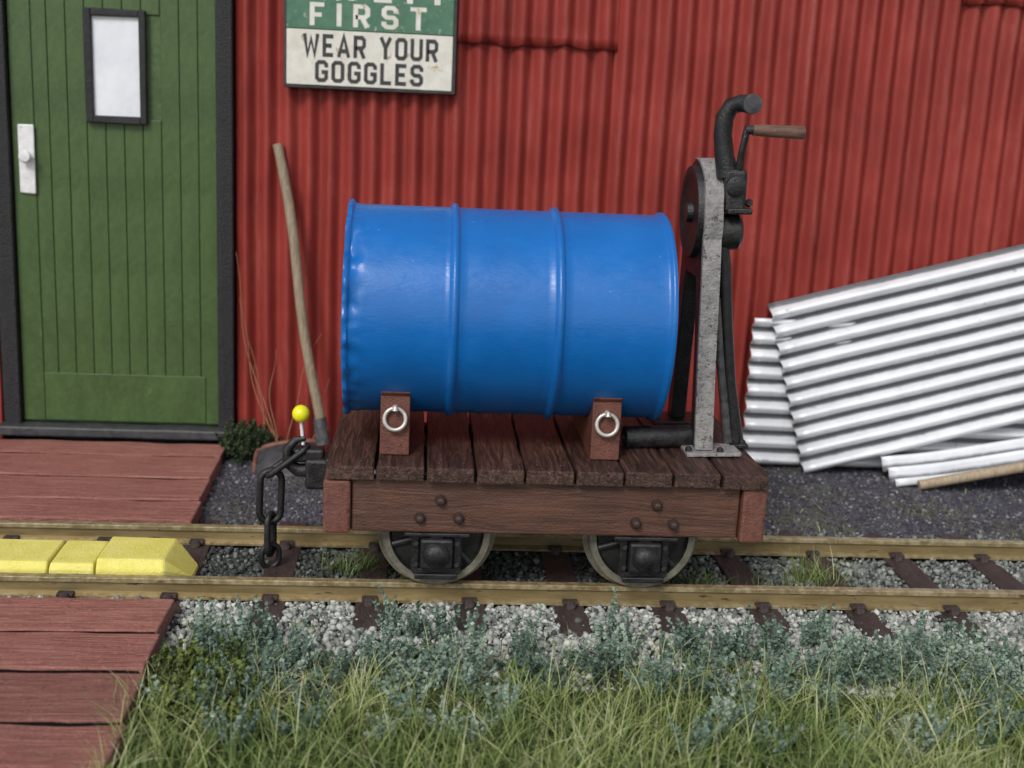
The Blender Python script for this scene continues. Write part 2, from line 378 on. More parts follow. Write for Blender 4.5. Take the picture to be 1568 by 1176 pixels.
M_ash=attrmat('ash_grains',[(0,(.03,.028,.036)),(.5,(.09,.086,.105)),(1,(.36,.35,.38))],.9)
x,y=scat(26000,-5.6,15,3.6,8.6)
z=np.array([-.28+noise.noise(Vector((a*.6,b*.6,0)))*.08-(.12*(1-min(max((b-3.3)/1.5,0),1))) for a,b in zip(x,y)])
rocks('ash_gravel',np.stack([x,y,z],1),rng.uniform(.015,.05,len(x)),M_ash,rng.beta(1.3,2.8,len(x)))

# ---------------------------------------------------------------- building
shed=empty('red_corrugated_shed')
WY=8.7; PITCH=.45; AMP=.095
def corr(name,x0,x1,z0,z1,yoff,mat,parent,phase=0,edge=0,dent=.035,nz=30):
    nxx=int((x1-x0)/PITCH*12)+1
    xs=np.linspace(x0,x1,nxx); zs=np.linspace(z0,z1,nz); vs=[]
    for zi,zz in enumerate(zs):
        for xx in xs:
            c=math.sin(2*math.pi*(xx+phase)/PITCH+noise.noise(Vector((xx*.3,zz*.4,2)))*.35)
            am=AMP*(1+.25*noise.noise(Vector((xx*.9,zz*.7,12))))
            d=noise.noise(Vector((xx*.7,zz*.5,3.1)))*dent+noise.noise(Vector((xx*2.2,zz*1.6,9)))*dent*.5
            e=0
            if zi==0 and edge: e=-abs(noise.noise(Vector((xx*1.3,0,5))))*edge
            zj=zz+(noise.noise(Vector((xx*1.7,0,7)))*.12 if (zi==0 and edge) else 0)
            vs.append((xx,WY+yoff-am*c+d+e,zj))
    fs=[]
    for i in range(nz-1):
        for j in range(nxx-1): fs.append((i*nxx+j,i*nxx+j+1,(i+1)*nxx+j+1,(i+1)*nxx+j))
    o=mk(name,vs,fs,mat,parent,smooth=True)
    s=o.modifiers.new('thickness','SOLIDIFY'); s.thickness=.03; s.offset=1 if o.data.polygons[0].normal.y>0 else -1
    return o
corr('wall_left',-22,-10.62,-.35,14,0,M_red,shed)
corr('wall_front',-5.52,2.7,-.35,14,.0,M_red,shed,nz=40)
corr('wall_front_panel',2.56,24,-.35,14,-.05,M_red,shed,phase=.03,nz=40)
corr('upper_sheet',-2.2,2.62,8.90,14,-.085,M_red,shed,edge=.18,nz=24)
corr('upper_sheet_side',10.1,24,10.25,14,-.13,M_red,shed,edge=.10,nz=16,phase=.02)
box('side_wall_left',-22.1,-21.95,WY+.1,20,-.5,14,M_red,shed); box('side_wall_right',23.95,24.1,WY+.1,20,-.5,14,M_red,shed)
box('back_wall',-22,24,20,20.15,-.5,14,M_red,shed)
mk('roof',[(-22.6,WY-.6,13.8),(24.6,WY-.6,13.8),(24.6,20.7,13.8),(-22.6,20.7,13.8),(-22.6,14.4,17),(24.6,14.4,17)],[(0,1,5,4),(3,2,5,4),(0,3,4),(1,2,5),(0,1,2,3)],M_galvr,shed)
DZ0,DZ1=.40,10.6
box('door_lintel',-10.6,-5.5,WY-.14,WY+.12,DZ1,DZ1+.3,M_black,shed)
board('door_frame_left',-10.56,-10.2,WY-.16,WY+.14,.1,DZ1,M_black,shed,bev=.03)
board('door_frame_right',-5.9,-5.55,WY-.16,WY+.14,.1,DZ1,M_black,shed,bev=.03)
corr('wall_over_door',-10.7,-5.5,DZ1+.2,14,.0,M_red,shed,nz=6)
board('door_sill',-10.7,-5.5,WY-.42,WY+.1,.04,.26,M_dsteel,shed,bev=.04)
box('door_back',-10.2,-5.9,WY+.10,WY+.18,.27,DZ1,M_green,shed,bev=0)
np_=11; pw=4.28/np_
for i in range(np_):
    a=-10.19+i*pw
    b0,b1=a+.008,a+pw-.008
    if b1<-8.60 or b0>-7.38: segs=[(.3,DZ1)]
    else: segs=[(.3,6.98),(9.14,DZ1)]
    for z0,z1 in segs:
        o=box('door_board_%d'%i,b0,b1,WY+.055,WY+.099,z0,z1,M_green,shed,bev=.012)
box('door_bottom_rail',-9.72,-6.2,WY+.02,WY+.052,.32,1.40,M_green,shed,bev=.012)
box('door_stile_left',-10.19,-9.73,WY+.02,WY+.052,.31,DZ1,M_green,shed,bev=.012)
box('door_stile_right',-6.19,-5.91,WY+.02,WY+.052,.31,DZ1,M_green,shed,bev=.012)
box('window_pane',-8.5,-7.45,WY-.0,WY+.05,7.0,9.12,M_pane,shed,bev=0)
for n_,a in (('l',(-8.62,-8.46,6.88,9.22)),('r',(-7.49,-7.35,6.88,9.22)),('b',(-8.46,-7.49,6.88,7.03)),('t',(-8.46,-7.49,9.07,9.22))):
    box('window_frame_'+n_,a[0],a[1],WY-.10,WY+.053,a[2],a[3],M_black,shed,bev=.025,jit=.008)
box('door_handle_plate',-10.06,-9.72,WY-.05,WY+.018,5.33,6.78,M_white,shed,bev=.05,jit=.01)
lathe('door_knob',[(-.22,.05),(-.21,.11),(-.16,.14),(-.10,.11),(-.07,.05),(0,.06)],'Y',(-9.87,WY-.05,6.12),M_white,shed,segs=20)

# ---------------------------------------------------------------- sign
sign=empty('safety_sign')
SY=WY-.34
board('sign_board',-4.47,-.86,SY+.04,SY+.12,7.80,10.75,M_sblack,sign,bev=.02)
box('sign_white_panel',-4.40,-.93,SY+.015,SY+.036,7.87,8.995,M_swhite,sign,bev=.01)
box('sign_green_panel',-4.40,-.93,SY+.015,SY+.036,9.01,10.68,M_sgreen,sign,bev=.01)
for bx_ in (-3.9,-1.4): box('sign_batten',bx_-.08,bx_+.08,SY+.125,WY-.02,7.95,10.6,M_black,sign,bev=.01)
A_,B_,C_,D_,CH,MM=.13,.87,.13,1.47,.17,.8
GL={'W':(1.35,[[(.13,1.6),(.38,.1),(.675,1.25),(.97,.1),(1.22,1.6)]]),
'E':(.92,[[(B_,D_),(A_,D_),(A_,C_),(B_,C_)],[(A_,MM),(.75,MM)]]),
'A':(1.08,[[(.12,0),(.54,1.5),(.96,0)],[(.28,.45),(.80,.45)]]),
'R':(1,[[(A_,0),(A_,D_),(B_-CH,D_),(B_,D_-CH),(B_,.72+CH),(B_-CH,.72),(A_,.72)],[(.52,.72),(B_,0)]]),
'Y':(1.05,[[(.12,1.6),(.525,.82),(.93,1.6)],[(.525,.95),(.525,0)]]),
'O':(1,[[(A_,C_+CH),(A_,D_-CH),(A_+CH,D_),(B_-CH,D_),(B_,D_-CH),(B_,C_+CH),(B_-CH,C_),(A_+CH,C_),'c']]),
'U':(1,[[(A_,1.6),(A_,C_+CH),(A_+CH,C_),(B_-CH,C_),(B_,C_+CH),(B_,1.6)]]),
'G':(1,[[(B_,1.08),(B_,D_-CH),(B_-CH,D_),(A_+CH,D_),(A_,D_-CH),(A_,C_+CH),(A_+CH,C_),(B_-CH,C_),(B_,C_+CH),(B_,.74),(.5,.74)]]),
'L':(.9,[[(A_,1.6),(A_,C_),(B_,C_)]]),
'S':(1,[[(B_,1.1),(B_,D_-CH),(B_-CH,D_),(A_+CH,D_),(A_,D_-CH),(A_,MM+CH),(A_+CH,MM),(B_-CH,MM),(B_,MM-CH),(B_,C_+CH),(B_-CH,C_),(A_+CH,C_),(A_,C_+CH),(A_,.5)]]),
'F':(.9,[[(B_,D_),(A_,D_),(A_,0)],[(A_,MM-.04),(.72,MM-.04)]]),
'I':(.26,[[(.13,0),(.13,1.6)]]),'T':(1,[[(0,D_),(1,D_)],[(.5,D_),(.5,0)]])}
def ribbon(pts,w):
    closed=pts[-1]=='c'
    if closed: pts=pts[:-1]
    n=len(pts); P=[Vector((p[0],p[1])) for p in pts]; L=[];R_=[]
    for i in range(n):
        if closed: a=(P[i]-P[i-1]).normalized(); b=(P[(i+1)%n]-P[i]).normalized()
        else:
            a=(P[i]-P[i-1]).normalized() if i>0 else (P[1]-P[0]).normalized()
            b=(P[i+1]-P[i]).normalized() if i<n-1 else a
        na=Vector((-a.y,a.x)); nb=Vector((-b.y,b.x)); m=(na+nb).normalized(); k=min(1/max(m.dot(na),.3),2.2)
        L.append(P[i]+m*w/2*k); R_.append(P[i]-m*w/2*k)
    q=[]
    for i in range(n if closed else n-1):
        j=(i+1)%n; q.append((L[i],L[j],R_[j],R_[i]))
    return q
def text(s,x0,x1,z0,h,mat,gap,wt=.27):
    tot=sum((GL[c][0] if c!=' ' else .55) for c in s)+gap*(len(s)-1)
    sx=(x1-x0)/tot; sz=h/1.6; x=0; vs=[];fs=[]
    for c in s:
        if c==' ': x+=.55+gap; continue
        wd,st=GL[c]
        for si,p in enumerate(st):
            for q in ribbon(p,wt):
                b=len(vs)
                for v in q: vs.append((x0+(x+v.x)*sx,SY+.010-.003*si,z0+v.y*sz))
                fs.append((b,b+1,b+2,b+3))
        x+=wd+gap
    mk('lettering_'+s.replace(' ','_').lower(),vs,fs,mat,sign)
text('WEAR YOUR',-4.06,-1.24,8.46,.45,M_sblack,.30,.30); text('GOGGLES',-3.80,-1.54,7.94,.44,M_sblack,.30,.30)
text('FIRST',-3.92,-1.50,9.08,.46,M_swhite,.75,.30); text('SAFETY',-4.28,-1.06,9.61,.60,M_swhite,.35,.30)

# ---------------------------------------------------------------- boardwalks
def deckboards(name,bounds,xr,z1=0.0,back=True):
    e=empty(name)
    for i,(y0,y1) in enumerate(bounds):
        xe=xr[i]; o=board('plank_%d'%i,-16,xe,y0+.065,y1-.065,-.30,z1+random.uniform(-.015,.01),M_bdwalk,e,bev=.03,amp=.04)
        if i: 
            yy=y0 if back else y1
            box('gap_filler_%d'%i,-15.9,xe-.12,yy-.10,yy+.10,-.31,z1-.045,M_gap,e,bev=0)
    return e
rb=deckboards('timber_boardwalk',[(3.05,4.26),(4.26,5.68),(5.68,7.24),(7.24,8.26)],[-5.50,-5.58,-5.62,-5.66])
fb=deckboards('timber_boardwalk',[(-1.67,-.38),(-2.91,-1.67),(-4.33,-2.91),(-5.8,-4.33),(-7.2,-5.8)],[-5.12,-5.05,-5.0,-4.92,-4.95],back=False)

# ---------------------------------------------------------------- yellow block
yb=empty('yellow_check_block')
def chamf(name,x0,x1,y0,y1,z0,z1,c,mat,parent,endr=0):
    a=[(y0,z0),(y0+.03,z1-c),(y0+c,z1),(y1-c,z1),(y1-.03,z1-c),(y1,z0)]
    vs=[(x0,y,z) for y,z in a]
    if endr:
        vs+=[(x1-endr,y,z) for y,z in a]
        vs+=[(x1,y0+.35,z0),(x1,y1-.35,z0),(x1-.03,y0+.38,z0+.08),(x1-.03,y1-.38,z0+.08)]
        fs=[tuple(range(6))]+[(i,(i+1)%6,6+(i+1)%6,6+i) for i in range(6)]
        fs+=[(6,7,14,12),(7,8,14),(8,9,15,14),(9,10,15),(10,11,13,15),(12,14,15,13),(6,12,13,11)]
    else:
        vs+=[(x1,y,z) for y,z in a]; fs=[tuple(range(6)),tuple(range(6,12))]+[(i,(i+1)%6,6+(i+1)%6,6+i) for i in range(6)]
    vs=[(x+random.uniform(-.012,.012),y+random.uniform(-.015,.015),z+random.uniform(-.012,.012)) for x,y,z in vs]
    return mk(name,vs,fs,mat,parent,bev=.035)
chamf('block_segment_1',-12,-7.36,.62,1.85,-.30,.10,.10,M_yellow,yb)
chamf('block_segment_2',-7.33,-6.62,.62,1.85,-.30,.09,.10,M_yellow,yb)
chamf('block_segment_3',-6.58,-5.08,.58,1.9,-.30,.17,.14,M_yellow,yb,endr=.42)

# ---------------------------------------------------------------- wagon
wag=empty('flat_wagon')
DT=2.10
n=9; x0=-2.86; w=(4.19-x0)/n
for i in range(n):
    a=x0+i*w
    o=board('deck_plank_%d'%i,a+.024,a+w-.024,-.15+random.uniform(-.03,.03),3.72+random.uniform(-.02,.02),1.87,DT+random.uniform(-.012,.012),M_deck,wag,axis='Y',amp=.02,bev=.025)
    for q in (.14,3.4):
        for s in(.2,.58):
            lathe('deck_nail',[(-.01,.03),(.012,.028),(.018,.015)],'Z',(a+s*w/.78+random.uniform(-.02,.02),q,DT+.012),M_bolt,wag,segs=8)
board('side_beam',-2.44,3.76,0,.28,.99,1.862,M_beam,wag,bev=.03,amp=.014)
board('side_beam_back',-2.44,3.76,3.30,3.58,.99,1.862,M_beam,wag,bev=.03)
board('headstock_left',-2.88,-2.45,-.10,3.66,.97,1.858,M_block,wag,axis='Y',bev=.045,amp=.02)
board('headstock_right',3.77,4.18,-.10,3.66,.95,1.858,M_block,wag,axis='Y',bev=.045,amp=.02)
box('cross_member',.4,.8,.29,3.29,1.3,1.86,M_beam,wag)
for (bx,bz) in ((-1.04,1.54),(-1.36,1.24),(-.75,1.25),(2.41,1.54),(2.09,1.23),(2.70,1.22)):
    lathe('bolt_washer',[(-.025,.095),(0,.095)],'Y',(bx,-.002,bz),M_bolt,wag,segs=16)
    lathe('bolt_head',[(-.12,.025),(-.11,.05),(-.07,.072),(0,.078)],'Y',(bx,-.012,bz),M_bolt,wag,segs=14)
for wx in (-1.08,2.28):
    for yy,s in ((.40,1),(2.87,-1)):
        R=.88
        prof=[(-.16*s,.10),(-.16*s,.22),(-.06*s,.26),(-.06*s,R-.16),(-.13*s,R-.12),(-.14*s,R-.02),(-.12*s,R),(.06*s,R+.01),(.09*s,R+.09),(.13*s,R+.09),(.14*s,R-.12),(.05*s,R-.18),(.05*s,.24),(.14*s,.2),(.14*s,.10)]
        o=lathe('wheel',prof,'Y',(wx,yy,R),M_wheel,wag,segs=56,auto=25,closed_prof=True)
        o.data.materials.append(M_tread)
        for p in o.data.polygons:
            c=p.center; rr=math.hypot(c.x,c.z)
            if rr>R-.08: p.material_index=1
        for q in range(6):
            t=q*math.pi/3+.3
            sweep('wheel_spoke',[(wx+.2*math.cos(t),yy-.05*s,R+.2*math.sin(t)),(wx+.74*math.cos(t),yy-.05*s,R+.74*math.sin(t))],[.09,.065],M_wheel,wag,segs=8)
    sweep('axle',[(wx,.0,.88),(wx,3.3,.88)],.1,M_wheel,wag)
    for ys,s in ((.02,1),(3.56,-1)):
        f=lambda y:ys+y*s
        extrude_poly('axleguard',[(wx-.52,1.02),(wx-.40,.86),(wx-.40,.30),(wx-.30,.22),(wx+.30,.22),(wx+.40,.30),(wx+.40,.86),(wx+.52,1.02)],[[(wx-.28,.88),(wx-.28,.36),(wx+.28,.36),(wx+.28,.88)]],'XZ',f(.04),f(.12),M_blackm,wag,bev=.015)
        box('axlebox',wx-.26,wx+.26,min(f(-.10),f(.14)),max(f(-.10),f(.14)),.38,.90,M_blackm,wag,bev=.05)
        lathe('axlebox_cover',[(-.13*s,.03),(-.12*s,.12),(-.07*s,.19),(0,.215)],'Y',(wx,f(-.10),.64),M_blackm,wag,segs=24)
        box('axlebox_keep',wx-.34,wx+.34,min(f(-.04),f(.10)),max(f(-.04),f(.10)),.20,.295,M_blackm,wag,bev=.02)
        for q in(-.33,.33):
            lathe('axlebox_nut',[(-.05*s,.045),(0,.05)],'Y',(wx+q,f(.04),.45),M_blackm,wag,segs=6)
            lathe('axlebox_nut',[(-.05*s,.045),(0,.05)],'Y',(wx+q,f(.04),.80),M_blackm,wag,segs=6)
        box('axleguard_top',wx-.52,wx+.52,min(f(-.05),f(.10)),max(f(-.05),f(.10)),.925,.985,M_blackm,wag,bev=.015)
BC=(1.75,4.28); BR=1.70
for cx in (-1.80,1.60):
    arc=[]
    rr=BR+.02
    for q in range(13):
        t=math.radians(-138+q*8) 
        arc.append((BC[0]+rr*math.cos(t),BC[1]+rr*math.sin(t)))
    zt=3.16
    yl=.50; yr=3.0
    poly=[(yl,DT+.012),(yl+.03,zt),(arc[0][0]-.02,zt)]+arc+[(arc[-1][0]+.02,zt),(yr-.03,zt),(yr,DT+.012)]
    o=extrude_poly('drum_cradle',poly,[],'YZ',cx-.235,cx+.235,M_block,wag,bev=.02)
    pts=[(cx+.17*math.cos(a),.44+.03*math.sin(a),2.72+.17*math.sin(a)) for a in [2*math.pi*q/28 for q in range(28)]]
    sweep('tie_ring',pts,.033,M_ring,wag,segs=10,closed=True)
    sweep('ring_eye',[(cx,.52,2.90),(cx,.40,2.90),(cx,.38,2.86)],.045,M_ring,wag,segs=10)
box('coupler_body',-3.30,-2.86,1.42,2.0,1.18,1.72,M_blackm,wag,bev=.06)
box('coupler_plate',-2.95,-2.87,1.2,2.2,1.0,1.8,M_blackm,wag,bev=.03)
sweep('draw_hook',[(-3.2,1.7,1.45),(-3.45,1.7,1.45),(-3.62,1.7,1.58),(-3.62,1.7,1.82),(-3.48,1.7,1.98),(-3.32,1.7,2.02)],[.13,.12,.10,.09,.07,.05],M_blackm,wag,segs=10)
box('coupler_lug',-3.5,-3.0,1.55,1.85,1.62,1.86,M_blackm,wag,bev=.05)
def link(name,c,L,W,r,ax,side):
    c=Vector(c); ax=Vector(ax).normalized(); side=Vector(side); side=(side-ax*side.dot(ax)).normalized()
    pts=[]; h=(L-W)/2
    for q in range(10):
        a=math.pi*q/9; pts.append(c+ax*(h+math.sin(a)*W/2)+side*(math.cos(a)*W/2))
    for q in range(10):
        a=math.pi+math.pi*q/9; pts.append(c+ax*(-h+math.sin(a)*W/2)+side*(math.cos(a)*W/2))
    return sweep(name,pts,r,M_blackm,wag,segs=10,closed=True)
link('chain_link_1',(-3.62,1.68,1.62),.85,.26,.055,(-.78,0,-.62),(.3,.9,.3))
link('chain_link_2',(-3.90,1.68,.98),.92,.36,.06,(.03,.0,1),(1,.25,0))
link('chain_link_3',(-3.90,1.68,.30),.72,.30,.055,(0,.05,1),(.25,1,0))
link('chain_link_4',(-3.90,1.68,-.10),.42,.3,.05,(.05,0,1),(1,.4,0))
sweep('pin_shaft',[(-3.36,1.7,1.9),(-3.40,1.7,2.34)],.03,M_white,wag,segs=8)
lathe('pin_head',[(-.15*math.cos(q*math.pi/12)+0,max(.002,.15*math.sin(q*math.pi/12))) for q in range(13)],'Z',(-3.40,1.7,2.44),M_ypin,wag,segs=24,auto=80)

# ---------------------------------------------------------------- oil drum
drum=empty('blue_oil_drum')
XL,XR=-2.65,2.54
prof=[(XL+.10,.02),(XL+.10,BR-.10),(XL+.01,BR-.06),(XL,BR-.02),(XL+.005,BR+.035),(XL+.04,BR+.05),(XL+.08,BR+.045),(XL+.10,BR+.005)]
def ringp(xc): return [(xc-.085,BR),(xc-.07,BR+.012),(xc-.04,BR+.06),(xc,BR+.072),(xc+.04,BR+.06),(xc+.07,BR+.012),(xc+.085,BR)]
def span(a,b,n=14): return [(a+(b-a)*i/n,BR) for i in range(1,n)]
prof+= [(XL+.13,BR-.005)]+span(XL+.15,-1.04,26)+ringp(-.93)+span(-.82,.60,14)+ringp(.71)+span(.82,XR-.2,16)+[(XR-.15,BR-.005)]
prof+=[(XR-.10,BR+.005),(XR-.08,BR+.045),(XR-.04,BR+.05),(XR-.005,BR+.035),(XR,BR-.02),(XR-.01,BR-.06),(XR-.10,BR-.10),(XR-.10,.02)]
def dent(a,r,t):
    if r<1: return r
    w=math.exp(-((a-XL)/.22)**2)
    d=noise.noise(Vector((a*4.5,math.cos(t)*9,math.sin(t)*9)))*.085*w
    k=math.exp(-((t-2.45)/.14)**2)*math.exp(-((a-(XL+.10))/.14)**2)
    d-=.13*k
    k=math.exp(-((t-2.95)/.08)**2)*math.exp(-((a-(XL+.15))/.09)**2)
    d-=.05*k
    d+=noise.noise(Vector((a*.5,math.cos(t)*1.5+5,math.sin(t)*1.5)))*.004
    return r+d
lathe('drum_shell',prof,'X',(0,BC[0],BC[1]),M_blue,drum,segs=220,auto=60,func=dent)
lathe('bung',[(XR-.10,.16),(XR-.04,.16),(XR-.03,.12)],'X',(0,BC[0]-.9,BC[1]+.7),M_blue,drum,segs=24)
lathe('bung_small',[(XR-.10,.10),(XR-.05,.10),(XR-.04,.07)],'X',(0,BC[0]+.9,BC[1]-.7),M_blue,drum,segs=24)

# ---------------------------------------------------------------- hand winch
win=empty('hand_winch')
hc=(2.05,6.05); hr=.88
def arcpts(c,r,a0,a1,n): return [(c[0]+r*math.cos(math.radians(a0+(a1-a0)*i/n)),c[1]+r*math.sin(math.radians(a0+(a1-a0)*i/n))) for i in range(n+1)]
outer=[(.98,2.20)]+[(1.10,4.0)]+arcpts(hc,hr,205,-25,28)+[(3.05,4.0),(3.42,2.20),(3.06,2.20),(2.72,4.0),(2.50,5.0),(1.66,5.0),(1.50,4.0),(1.36,2.20)]
hole=arcpts(hc,.48,0,345,23)
fr=extrude_poly('side_frame',outer,[hole],'YZ',3.19,3.46,M_blackm,win,bev=.02)
edge=[(.98,2.20),(1.03,2.9),(1.07,3.5),(1.10,4.0),(1.14,4.6),(1.18,5.2)]+arcpts(hc,hr,205,75,18)
vs=[];fs=[]
for i,(a,b) in enumerate(edge):
    j=noise.noise(Vector((b*2,a,3)))*.02
    vs+=[(3.175+j,a-.03,b+(.02 if i>12 else 0)),(3.475+j,a-.03,b+(.02 if i>12 else 0)),(3.475+j,a+.07,b),(3.175+j,a+.07,b)]
for i in range(len(edge)-1):
    for q in range(4): fs.append((i*4+q,i*4+(q+1)%4,(i+1)*4+(q+1)%4,(i+1)*4+q))
fs+=[(0,1,2,3),tuple(len(edge)*4-4+q for q in range(4))]
cap=mk('frame_edge_strip',vs,fs,M_grey,win,bev=.012)
lathe('gear_disc',[(3.04,.1),(3.04,.16),(3.13,.18),(3.13,.60),(3.09,.66),(3.09,.76),(3.188,.78)],'X',(0,hc[0],hc[1]),M_blackm,win,segs=48)
lathe('drive_hub',[(3.46,.30),(3.80,.30),(3.86,.24),(3.86,.05)],'X',(0,1.55,5.78),M_blackm,win,segs=24)
box('gearbox',3.47,3.84,1.15,1.75,6.12,6.82,M_blackm,win,bev=.07,jit=.02)
box('gearbox_flange',3.52,3.93,1.08,1.7,6.10,6.20,M_blackm,win,bev=.03)
lathe('gearbox_bolt',[(-.1,.04),(-.02,.07),(0,.07)],'Y',(3.88,1.2,6.28),M_blackm,win,segs=10)
lathe('gearbox_cap',[(-.08,.10),(-.06,.16),(0,.17)],'Y',(3.64,1.16,6.55),M_blackm,win,segs=20)
sweep('swan_neck',[(3.55,1.35,6.7),(3.47,1.35,7.0),(3.42,1.35,7.35),(3.43,1.33,7.62),(3.52,1.30,7.80),(3.65,1.22,7.85),(3.76,1.10,7.84)],[.19,.16,.15,.15,.14,.14,.145],M_blackm,win,segs=16)
lathe('swan_neck_cap',[(-.06,.10),(-.05,.15),(0,.16),(.03,.14)],'Y',(3.79,1.05,7.84),M_dsteel,win,segs=24)
sweep('crank_arm',[(3.70,1.25,6.75),(3.70,1.15,7.1),(3.74,1.1,7.42),(3.80,1.1,7.46)],[.07,.055,.055,.06],M_blackm,win,segs=10)
sweep('crank_pin',[(3.72,1.1,7.44),(3.86,1.1,7.44)],.075,M_blackm,win,segs=12)
sweep('crank_grip',[(3.84,1.1,7.44),(4.0,1.1,7.435),(4.5,1.1,7.42),(4.66,1.1,7.415),(4.68,1.1,7.415)],[.085,.095,.105,.11,.09],M_brown,win,segs=16)
sweep('brace_rod',[(3.50,1.5,5.75),(3.62,1.5,5.2),(3.72,1.5,4.2),(3.84,1.5,3.2),(4.02,1.55,2.2)],[.14,.12,.11,.11,.14],M_blackm,win,segs=14)
sweep('brace_rod_rear',[(3.46,2.6,5.5),(3.62,2.8,4.2),(3.80,3.0,2.2)],[.1,.1,.11],M_blackm,win,segs=12)
sweep('brace_rod_grey',[(3.47,1.3,4.7),(3.62,1.35,3.6),(3.86,1.45,2.2)],[.07,.07,.08],M_dsteel,win,segs=12)
box('foot_plate_front',3.02,3.95,.80,1.45,DT+.016,DT+.085,M_grey,win,bev=.02,jit=.01)
box('foot_plate_side',3.88,4.18,1.28,1.75,DT+.016,DT+.10,M_blackm,win,bev=.02)
box('foot_plate_rear',2.85,3.95,2.85,3.6,DT+.016,DT+.09,M_blackm,win,bev=.02)
for (bx,by) in ((3.08,.95),(3.08,1.3),(3.6,.9),(4.1,1.4),(2.95,3.1),(2.95,3.45)):
    lathe('foot_bolt',[(0,.06),(.05,.06),(.08,.03)],'Z',(bx,by,DT+.08),M_blackm,win,segs=8)
o=lathe('spare_pipe',[(0,.14),(0,.19),(1.15,.19),(1.15,.14)],'X',(2.05,1.30,DT+.215),M_blackm,win,segs=32,closed_prof=True)
o.rotation_euler=(0,0,math.radians(6))
win.location=(3.3,0,DT); 
for c in win.children: c.location=Vector(c.location)-Vector((3.3,0,DT))
win.rotation_euler=(0,math.radians(-1.2),0)

# ---------------------------------------------------------------- shovel
shv=empty('shovel')
top=Vector((-4.60,WY-.16,6.60)); bot=Vector((-3.52,7.55,.55))
pts=[top.lerp(bot,i/10)+Vector((.05*math.sin(i*.7),0,0)) for i in range(11)]
sweep('handle',pts,[.105]+[.11]*9+[.12],M_handle,shv,segs=16)
sweep('socket',[top.lerp(bot,.955),top.lerp(bot,1.05)],[.14,.16],M_dsteel,shv,segs=14)
g=[];nu,nv=11,9
U1=Vector((-1.0,-.05,-.12)).normalized(); V1=Vector((-.12,-.62,-.62)).normalized(); N1=U1.cross(V1).normalized()
for j in range(nv):
    t=j/(nv-1)
    for i in range(nu):
        s=i/(nu-1); wdt=1.5*(1-.12*t)
        lift=.22*(abs(2*s-1)**3)+.25*(1-t)**4
        g.append(Vector((-3.45,7.45,.52))+U1*(s*wdt)+V1*(t*1.05)-N1*lift)
fs=[(j*nu+i,j*nu+i+1,(j+1)*nu+i+1,(j+1)*nu+i) for j in range(nv-1) for i in range(nu-1)]
o=mk('blade',g,fs,M_dsteel,shv,smooth=True); s_=o.modifiers.new('t','SOLIDIFY'); s_.thickness=.05
sweep('blade_rim',[g[i] for i in range(nu)],.06,M_rust,shv,segs=8)
sweep('blade_side_rim',[g[j*nu+nu-1] for j in range(nv)],.05,M_rust,shv,segs=8)

# ---------------------------------------------------------------- corrugated sheets
def sheet(name,origin,u,v,L,H,pitch=.40,amp=.125,wob=.07):
    o_=Vector(origin); u=Vector(u).normalized(); v=Vector(v); v=(v-u*v.dot(u)).normalized(); nrm=u.cross(v).normalized()
    nu=26; nvv=int(H/pitch*16)
    vs=[];fs=[];ph=[]
    for j in range(nvv+1):
        b=H*j/nvv
        for i in range(nu+1):
            a=L*i/nu
            d=noise.noise(Vector((a*.4,b*.3,origin[0])))*wob
            sn=math.sin(2*math.pi*b/pitch)
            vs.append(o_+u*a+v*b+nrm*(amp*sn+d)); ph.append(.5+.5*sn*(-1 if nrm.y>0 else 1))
    for j in range(nvv):
        for i in range(nu): fs.append((j*(nu+1)+i,j*(nu+1)+i+1,(j+1)*(nu+1)+i+1,(j+1)*(nu+1)+i))
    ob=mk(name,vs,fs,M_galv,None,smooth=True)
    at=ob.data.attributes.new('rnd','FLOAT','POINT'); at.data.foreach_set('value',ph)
    s=ob.modifiers.new('t','SOLIDIFY'); s.thickness=.025
    return ob
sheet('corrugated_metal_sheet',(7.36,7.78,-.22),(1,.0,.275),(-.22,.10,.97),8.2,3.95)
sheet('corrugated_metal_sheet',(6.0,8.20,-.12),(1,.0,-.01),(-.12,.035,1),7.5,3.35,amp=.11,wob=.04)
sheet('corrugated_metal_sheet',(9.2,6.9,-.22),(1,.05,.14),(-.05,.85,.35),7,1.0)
stk=empty('wooden_post'); 
sweep('pole',[(9.65,6.75,-.12),(11.2,6.7,.22),(14.5,6.6,.95)],[.11,.115,.12],M_handle,stk,segs=12)

# ---------------------------------------------------------------- vegetation
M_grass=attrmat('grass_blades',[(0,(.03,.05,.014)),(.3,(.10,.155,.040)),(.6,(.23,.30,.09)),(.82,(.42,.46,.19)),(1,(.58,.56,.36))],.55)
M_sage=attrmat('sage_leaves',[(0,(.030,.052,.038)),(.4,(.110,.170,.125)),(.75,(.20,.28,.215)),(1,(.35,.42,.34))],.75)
Vs=[];Fs=[];Rs=[];off=0
def addb(pos,h,w,lean,r,curl=.5):
    global off
    V,Fc,R_=blades(pos,h,w,lean,r,curl=curl); Vs.append(V);Fs.append(Fc+off);Rs.append(R_); off+=len(V)
nt_=2500
tx,ty=scat(nt_,-4.9,12,-8.5,-1.35)
dens=np.clip((-1.55-ty)/2.2+rng.normal(0,.2,nt_),0,1)
pat=np.array([noise.noise(Vector((a*.8,b*.9,21))) for a,b in zip(tx,ty)])
sel=rng.uniform(0,1,nt_)<dens*.9+.07+pat*.35; tx,ty=tx[sel],ty[sel]
tr=np.array([noise.noise(Vector((a*.5,b*.5,2)))*.55+.50 for a,b in zip(tx,ty)])
per=11
bx=np.repeat(tx,per)+rng.normal(0,.11,len(tx)*per); by=np.repeat(ty,per)+rng.normal(0,.11,len(tx)*per)
